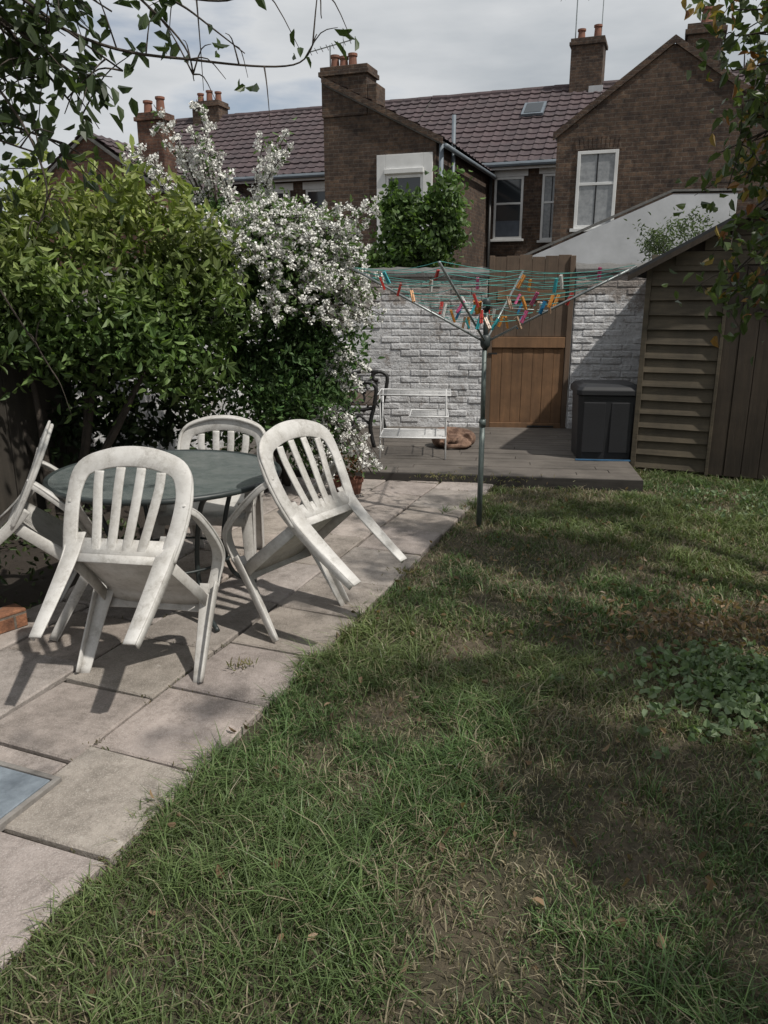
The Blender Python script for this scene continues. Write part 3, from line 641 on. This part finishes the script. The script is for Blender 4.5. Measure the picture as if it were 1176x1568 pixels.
# central
g=hgroup('brick_house'); mainblock(g,0,4.93,M_brick)
mb=MB(); mb.prism_y([(0,0),(2.5,0),(2.5,4.62),(0,5.86)],0,MV); mb.build('extension_walls',M_brick,g)
mb=MB(); mb.box(2.501,2.52,.05,MV-.02,0,2.15); mb.build('painted_plinth',M_render,g)
U=Vector((-2.62,0,1.30)); roof('extension_roof',g,(2.66,-.06,4.60),(0,1,0),MV+1.2,U,U.length)
mb=MB(); mb.prism_y([(0,5.86),(2.66,4.54),(2.66,4.66),(0,5.98)],-.09,-.061); mb.build('verge',M_brick,g)
chimney(g,-.02,1.0,-.03,.55,5.2,6.15,0)
mb=MB(); mb.box(1.001,1.22,-.02,.5,5.2,5.78); mb.build('chimney_shoulder',M_brick,g,bevel=.02)
mb=MB()
for i,x in enumerate((.18,.38,.58)):
    n_=14; hh=.28-.04*(i%2); mb.ring([[(x+q*math.cos(2*math.pi*k/n_),.26+q*math.sin(2*math.pi*k/n_),6.15+z) for k in range(n_)] for q,z in ((.11,0),(.09,.05),(.08,hh-.06),(.1,hh-.05),(.1,hh),(.06,hh),(.05,hh-.15))])
mb.build('chimney_pots',M_pot,g)
window(g,1.42,2.5,.82,1.50,0,surround=(.20,.40))
window(g,2.68,3.0,.76,1.52,MV); window(g,3.92,2.95,.5,1.6,MV,net=True)
mb=MB(); mb.tube([(2.60,.05,0),(2.60,.05,4.55)],.05,10); mb.tube([(2.72,-.05,4.5),(2.72,4.7,4.5)],.05,8); mb.tube([(2.62,.9,0),(2.62,.9,5.25)],.045,8); mb.build('downpipes',M_greypipe,g,smooth=True)
mb=MB(); mb.tube([(2.60,4.7,0),(2.60,4.7,4.7)],.045,8); mb.build('black_downpipe',M_iron,g,smooth=True)
zt=ME-.1+(2.0)/(RV-MV+.25)*(MR-ME+.17)
sl_=math.atan2(MR-ME+.17,RV-MV+.25); M=Matrix.Translation((2.95,MV+1.75,zt+.06))@Matrix.Rotation(sl_,4,'X')
mb=MB(); mb.box(0,.6,0,.7,0,.07,M); mb.build('skylight_frame',M_greypipe,g); mb=MB(); mb.box(.07,.53,.07,.63,.075,.08,M); mb.build('skylight_glass',M_glass,g)
chimney(g,4.05,4.92,RV-.35,RV+.35,6.6,8.35,2); aerial(g,4.1,RV,8.3,1.25); aerial(g,.05,.3,6.1,.55)
mb=MB(); mb.tube([(4.8,RV,8.3),(4.8,RV,10.2)],.012,6); mb.build('mast',M_alu,g)
mb=MB(); mb.box(4.6,4.97,RV-.45,RV-.37,6.85,7.12); mb.build('flashing',M_render,g)
# right
g=hgroup('brick_house'); mainblock(g,4.95,13,M_brick)
mb=MB(); mb.prism_y([(4.95,0),(8.95,0),(8.95,4.55),(6.95,5.93),(4.95,4.55)],-.05,MV); mb.build('extension_walls',M_brick,g)
U=Vector((2.06,0,1.42)); roof('extension_roof',g,(4.90,-.04,4.50),(0,1,0),MV+2.2,U,U.length,M_tile_or)
U=Vector((-2.06,0,1.42)); roof('extension_roof_far',g,(9.0,-.04,4.50),(0,1,0),MV+2.2,U,U.length,M_tile)
mb=MB(); mb.prism_y([(4.87,4.46),(6.95,5.94),(6.95,6.07),(4.87,4.59)],-.09,-.0505); mb.prism_y([(6.95,5.94),(9.03,4.46),(9.03,4.59),(6.95,6.07)],-.09,-.0505); mb.build('verge',M_brick,g)
chimney(g,7.15,7.75,.05,.55,5.2,6.25,1)
window(g,5.36,2.84,.76,1.40,-.05,net=True,arch=True)
# left
g=hgroup('brick_house'); mainblock(g,-9.0,-.02,M_brick)
mb=MB(); mb.prism_y([(-8.2,0),(-4.2,0),(-4.2,4.0),(-6.2,5.3),(-8.2,4.0)],0,MV); mb.build('extension_walls',M_brick2,g)
U=Vector((-2.1,0,1.36)); roof('extension_roof',g,(-4.1,-.06,3.95),(0,1,0),MV+1,U,U.length); U=Vector((2.1,0,1.36)); roof('extension_roof_far',g,(-8.3,-.06,3.95),(0,1,0),MV+1,U,U.length)
chimney(g,-5.1,-4.4,.5,1.0,4.2,5.75,2,M_brick2)
window(g,-2.75,3.1,.75,1.35,MV); window(g,-4.0,3.1,.75,1.35,MV)
chimney(g,-8.2,-7.2,RV-.3,RV+.3,6.6,7.7,3)
fence('wooden_fence',-9,10.5,-6,9.5,1.7)
# ------------------------------------------------------------------ shrubs
def stems(g,base,tops,r0=.025,seed=0):
    rr_=random.Random(seed); mb=MB()
    for t_ in tops:
        b=Vector(base)+Vector((rr_.uniform(-.15,.15),rr_.uniform(-.15,.15),0)); t_=Vector(t_); m=(b+t_)/2+Vector((rr_.uniform(-.12,.12),rr_.uniform(-.12,.12),.1))
        p=spline([b,m,t_],6); mb.tube(p,[r0*(1-.8*i/(len(p)-1)) for i in range(len(p))],6)
    mb.build('stems',M_bark,g,smooth=True)
g=group('green_shrub')
Pn=[];Tn=[]
for c_,rd,nc,sd_ in (((-2.0,5.35,1.62),(.85,.55,.66),300,1),((-2.9,5.0,1.6),(.8,.6,.62),210,2),((-1.45,5.6,1.40),(.45,.45,.60),130,3)):
    a,b=clumps(c_,rd,nc,28,.085,sd_); Pn.append(a);Tn.append(b)
Pn=np.concatenate(Pn);Tn=np.concatenate(Tn)
rq=np.random.default_rng(77)
for i in range(70):
    b0=np.array([rq.uniform(-2.9,-1.2),rq.uniform(5.0,5.5),rq.uniform(1.9,2.15)]); d0=np.array([rq.normal()*.3,rq.normal()*.2-.1,1]); L0=rq.uniform(.12,.35)
    q=b0+np.linspace(0,1,12)[:,None]*d0*L0+rq.normal(size=(12,3))*.02; Pn=np.concatenate([Pn,q]); Tn=np.concatenate([Tn,np.full((12,1),1.2)])
lit_top=np.clip((Pn[:,2:]-1.4)/.7,0,1)  # sunlight painted into leaf colour: paler and yellower towards the shrub's top
c0=cols(len(Pn),(.065,.115,.035),(.13,.19,.06)); c1=cols(len(Pn),(.19,.23,.07),(.27,.28,.10)); leafmesh('foliage',Pn,.078,.42,(c0*(1-lit_top*.75)+c1*lit_top*.75)*Tn,M_leaf,g,bias=(0,-.2,.45))
stems(g,(-2.2,5.3,0),[(-1.4,5.4,1.5),(-1.9,5.3,1.8),(-2.5,5.2,1.7),(-2.9,5.1,1.5),(-2.1,5.5,1.2),(-1.6,5.2,1.1)],.035,1)
g=group('shadow_dark_ivy'); Pn=[];Tn=[]
for c_,rd,nc,sd_ in (((-2.9,5.7,.75),(1.5,.3,.75),150,4),((-3.2,4.6,.8),(.35,.9,.8),110,5)):
    a,b=clumps(c_,rd,nc,36,.09,sd_); Pn.append(a);Tn.append(b)
Pn=np.concatenate(Pn);Tn=np.concatenate(Tn); leafmesh('foliage',Pn,.075,.6,cols(len(Pn),(.018,.03,.014),(.035,.055,.022))*Tn,M_leaf,g)  # leaf colour set very dark, painting in the deep shadow under the shrub
g=group('flowering_shrub')
Pn=[];Tn=[]; SX=-.22
for c_,rd,nc,sd_ in (((-.80,6.3,1.40),(.60,.5,.72),230,11),((-.58,6.15,.98),(.46,.4,.55),130,12),((-1.05,6.3,1.9),(.4,.4,.45),80,13),((-.45,6.25,.55),(.26,.3,.35),35,15),((-1.0,6.1,.75),(.6,.3,.4),80,16)):
    a,b=clumps((c_[0]+SX*.5,c_[1],c_[2]),rd,nc,34,.075,sd_); Pn.append(a);Tn.append(b)
Pn=np.concatenate(Pn);Tn=np.concatenate(Tn)
leafmesh('foliage',Pn,.058,.45,cols(len(Pn),(.05,.105,.034),(.10,.16,.06))*Tn,M_leaf,g,bias=(0,0,.3))
rs=np.random.default_rng(21); FP=[]; mbS=MB(); SP=[]
def spray(p0,p1,nc=5,sag=.10,dens=26,rad=.030):
    p0=Vector(p0);p1=Vector(p1); m=(p0+p1)/2+Vector((0,0,sag)); pts=spline([p0,m,p1],6); mbS.tube(pts,[.006*(1-.6*i/(len(pts)-1)) for i in range(len(pts))],5)
    for k in range(nc):
        f=.30+.70*(k+.6)/nc; q=pts[min(int(f*(len(pts)-1)),len(pts)-1)]; cc=np.array(q)+rs.normal(size=3)*.022
        FP.append(cc+unit(rs.normal(size=(dens,3)))*rad*rs.uniform(.45,1.05,(dens,1))*(1.25-.55*f))
    for k in range(12): SP.append(np.array(pts[rs.integers(0,len(pts))])+rs.normal(size=3)*.032)
for i in range(360):
    d=rs.normal(size=3); d/=np.linalg.norm(d); 
    if d[1]>.15: d[1]*=-1
    if d[2]<-.35 : d[2]*=-1
    c_=np.array((-.92,6.2,1.60)); rad=np.array((.62,.50,.62))
    p0=c_+d*rad*.85; dirn=d*np.array([1,.8,.6])+np.array([.35,-.1,-.10]); p1=p0+dirn*rs.uniform(.16,.34)
    spray(p0,p1,int(rs.uniform(3,7)),.05)
big=[((-1.3,6.2,2.1),(-1.62,6.0,2.82)),((-1.3,6.2,2.1),(-1.42,6.1,2.6)),((-1.25,6.2,2.2),(-1.38,6.0,2.85)),((-1.0,6.2,2.1),(-.78,6.1,2.78)),((-1.0,6.2,2.1),(-.72,6.05,2.62)),((-.9,6.2,1.9),(-.88,6.1,2.35)),((-1.2,6.2,2.0),(-1.7,6.0,2.4)),((-1.3,6.2,1.9),(-1.75,6.0,2.2)),((-1.1,6.2,2.0),(-1.25,6.0,2.55)),((-1.5,6.2,2.2),(-1.8,5.9,2.6)),
 ((-.5,6.2,1.8),(-.10,6.1,2.22)),((-.6,6.2,1.7),(-.16,6.1,2.05)),((-.6,6.2,1.8),(-.28,6.1,2.25)),((-.6,6.2,1.5),(-.18,6.0,1.6)),((-.6,6.2,1.3),(-.24,6.0,1.35)),((-.6,6.2,.8),(-.10,5.9,.24)),((-.6,6.2,.8),(-.32,5.9,.2)),((-.6,6.2,.9),(-.08,5.9,.36)),((-.6,6.2,.8),(-.48,5.9,.28)),((-.6,6.2,.8),(-.28,5.9,.48)),((-.6,6.2,.9),(-.42,5.9,.6)),((-.55,6.2,1.0),(-.28,6.0,.9)),((-.5,6.2,1.1),(-.22,6.0,1.05)),((-1.4,6.1,1.5),(-1.5,5.75,1.2)),((-1.3,6.1,1.6),(-1.5,5.8,1.6))]
for a,b in big:
    for k in range(3): spray(a,tuple(np.array(b)+rs.normal(size=3)*.05),9,.08,28,.036)
FPa=np.concatenate(FP); leafmesh('blossom',FPa,.018,1.0,cols(len(FPa),(.82,.81,.79),(.66,.65,.60),3,.12),M_petal,g,fold=.1)
SPa=np.array(SP); leafmesh('spray_leaves',SPa,.050,.4,cols(len(SPa),(.08,.135,.045),(.13,.19,.07)),M_leaf,g)
mbS.build('arching_stems',M_bark,g); stems(g,(-.95,6.35,0),[(-1.4,6.2,2.2),(-1.1,6.2,2.2),(-.7,6.2,1.8),(-.5,6.2,1.3),(-1.0,6.2,2.0),(-.7,6.1,1.0)],.028,2)
g=group('climbing_plant'); Pn=[];Tn=[]
for c_,rd,nc,sd_ in (((.42,9.75,2.25),(.42,.25,.5),100,41),((.15,9.7,2.55),(.16,.2,.25),25,42),((.72,9.7,2.5),(.15,.2,.42),35,43),((-.2,9.6,1.95),(.5,.2,.2),40,44)):
    a,b=clumps(c_,rd,nc,30,.07,sd_); Pn.append(a);Tn.append(b)
Pn=np.concatenate(Pn);Tn=np.concatenate(Tn); leafmesh('foliage',Pn,.08,.65,cols(len(Pn),(.065,.115,.035),(.12,.18,.06))*Tn,M_leaf,g); stems(g,(.4,9.7,0),[(.2,9.7,2.5),(.6,9.7,2.6)],.02,3)
g=group('shrub'); a,b=clumps((3.55,9.6,2.15),(.5,.3,.35),60,30,.07,51); leafmesh('foliage',a,.06,.3,cols(len(a),(.06,.09,.04),(.11,.14,.07))*b,M_leaf,g); stems(g,(3.5,9.6,0),[(3.3,9.6,2.2),(3.7,9.6,2.3)],.02,4)
# ------------------------------------------------------------------ trees
def tree(name,base,forks,ends,leafL,lw,ca,cb,seed,perm=26,spread=.10,twigs=3,extra=None,trunk_r=.07,bare=()):
    rr_=random.Random(seed); rn=np.random.default_rng(seed); g=group(name); mb=MB(); LP=[]
    F=[Vector(f) for f in forks]; B=Vector(base)
    for f in F:
        p=spline([B,B.lerp(f,.5)+Vector((rr_.uniform(-.1,.1),rr_.uniform(-.1,.1),0)),f],6); mb.tube(p,[trunk_r*(1-.55*i/(len(p)-1)) for i in range(len(p))],8)
    for e in ends:
        e=Vector(e); f=min(F,key=lambda q:(q-e).length); L_=(e-f).length
        mid=f.lerp(e,.5)+Vector((rr_.uniform(-.1,.1),rr_.uniform(-.1,.1),.12*L_)); p=spline([f,mid,e],8); mb.tube(p,[max(.003,trunk_r*.28*(1-.95*i/(len(p)-1))) for i in range(len(p))],6)
        for k in range(twigs*3):
            i=rr_.randrange(5,len(p)); s0=p[i]; d=Vector((rr_.gauss(0,1),rr_.gauss(0,1),rr_.gauss(0,.7)-.25)).normalized(); ln=rr_.uniform(.12,.34); e2=s0+d*ln
            q=spline([s0,s0.lerp(e2,.5)+Vector((0,0,.03)),e2],4); mb.tube(q,[.0035*(1-.6*a/(len(q)-1)) for a in range(len(q))],4)
            for a in range(perm//3): LP.append(np.array(q[rr_.randrange(2,len(q))])+rn.normal(size=3)*spread*.35)
    for pts in bare:
        p=spline(pts,8); mb.tube(p,[.0065*(1-.75*i/(len(p)-1)) for i in range(len(p))],5)
        for k in range(7):
            i=rr_.randrange(3,len(p)-2); d=Vector((rr_.gauss(0,1),rr_.gauss(0,.6),rr_.gauss(0,1))).normalized()*rr_.uniform(.06,.26); q=spline([p[i],p[i]+d*.5+Vector((0,0,.03)),p[i]+d],3); mb.tube(q,[.003*(1-.7*a/(len(q)-1)) for a in range(len(q))],4)
            if rr_.random()<.45:
                for a in range(4): LP.append(np.array(q[-1])+rn.normal(size=3)*.02)
    LP=np.array(LP)
    leafmesh('foliage',LP,leafL,lw,cols(len(LP),ca,cb,seed),M_leafthin,g,bias=(0,0,-.7))
    if extra is not None:
        k=rn.random(len(LP))<.22; leafmesh('autumn_leaves',LP[k]+rn.normal(size=(k.sum(),3))*.03,leafL,lw,cols(int(k.sum()),*extra,seed),M_leafthin,g,bias=(0,0,-.7))
    mb.build('trunk_and_branches',M_bark,g,smooth=True); return g
ends=[(1.72,4.1,2.95),(1.62,4.0,2.6),(1.60,4.1,2.25),(1.72,4.0,1.95),(1.66,4.05,1.6),(1.85,3.9,1.5),(1.9,3.9,2.8),(2.0,3.9,2.3),(1.95,4.1,2.0),(1.95,4.0,2.55),(2.1,3.9,1.7),(2.05,4.3,3.0),
 (1.78,3.9,2.4),(1.85,4.0,2.15),(1.8,3.8,2.7),(1.9,4.0,1.8),(1.78,3.8,1.75),(1.9,3.7,2.95),(2.0,3.8,2.1),(1.7,4.2,2.8),(1.95,3.8,1.6),
 (1.65,3.9,2.45),(1.7,4.1,2.1),(1.6,4.0,2.85),(1.55,4.1,2.95),(1.75,4.0,2.3),(1.7,3.9,1.7),(1.8,4.1,2.5)]
for i in range(40):
    y=random.uniform(.6,5.2); x=random.uniform(max(1.2,.5*y+.25),4.0); ends.append((x,y,random.uniform(3.0,4.3) if x<.56*y+.5 else random.uniform(2.2,4.2)))
tree('unseen_shade_tree',(3.0,3.3,0),[(2.7,3.6,2.4),(3.0,2.3,2.7),(3.1,4.4,2.6)],ends,.072,.5,(.05,.075,.032),(.10,.13,.05),61,perm=33,spread=.16,twigs=4,extra=((.24,.10,.05),(.26,.20,.07)),trunk_r=.09)
ends=[]
for i in range(26):
    y=random.uniform(-1.2,1.6); ends.append((random.uniform(2.0,3.9),y,random.uniform(2.6,4.0)))
tree('unseen_shade_tree',(3.3,.3,0),[(3.0,.6,2.5),(3.0,-.4,2.6),(2.7,1.2,2.9)],ends,.10,.55,(.045,.07,.025),(.08,.115,.04),63,perm=33,spread=.16,twigs=4,trunk_r=.10)  # unseen tree, added to cast shade over the near lawn
ends=[(-1.25,2.75,2.45),(-1.1,2.8,2.3),(-1.3,2.8,2.15),(-.95,2.85,2.42),(-1.15,2.75,2.05),(-.85,2.8,2.3),(-1.35,2.7,1.95),(-1.0,2.9,2.15),(-1.3,2.5,2.6),(-.8,2.7,2.6),(-1.45,2.8,2.3),(-1.5,2.9,1.7),(-1.45,2.7,2.7),(-1.6,2.6,2.9),(-1.8,2.9,2.6),(-1.0,2.3,2.8),
 (-1.2,2.9,2.5),(-1.05,2.7,2.5),(-1.3,3.0,2.3),(-1.25,2.7,2.25),(-.95,2.75,2.25),(-1.1,2.9,2.1),(-1.4,2.9,2.1),(-1.35,2.8,2.5),(-.9,2.9,2.5),(-1.15,2.6,2.35),(-1.5,3.0,2.4),(-1.45,2.9,1.95)]
bare=[[(-1.4,2.6,2.6),(-.95,2.75,2.38),(-.6,2.8,2.33),(-.3,2.85,2.33),(-.22,2.85,2.42)],[(-1.3,2.6,2.9),(-.9,2.7,2.6),(-.65,2.75,2.38),(-.62,2.8,2.27)],[(-1.2,2.6,3.0),(-.6,2.7,2.75),(-.25,2.8,2.6),(-.2,2.8,2.45)],[(-1.2,2.7,2.8),(-.8,2.75,2.55),(-.5,2.8,2.5),(-.4,2.8,2.6)],[(-1.5,2.7,2.3),(-1.42,2.75,2.0),(-1.38,2.8,1.7),(-1.25,2.85,1.4),(-1.2,2.85,1.3)],[(-1.5,2.6,2.6),(-1.2,2.7,2.2),(-1.1,2.7,1.95),(-1.15,2.7,1.8)],[(-1.0,2.6,2.9),(-.75,2.7,2.55),(-.6,2.75,2.45),(-.45,2.8,2.35)]]
tree('overhanging_tree',(-2.5,2.3,0),[(-2.1,2.5,2.1),(-1.9,2.4,2.7)],ends,.062,.5,(.04,.06,.03),(.075,.105,.045),62,perm=27,spread=.10,twigs=4,trunk_r=.07,bare=bare)
print('done')
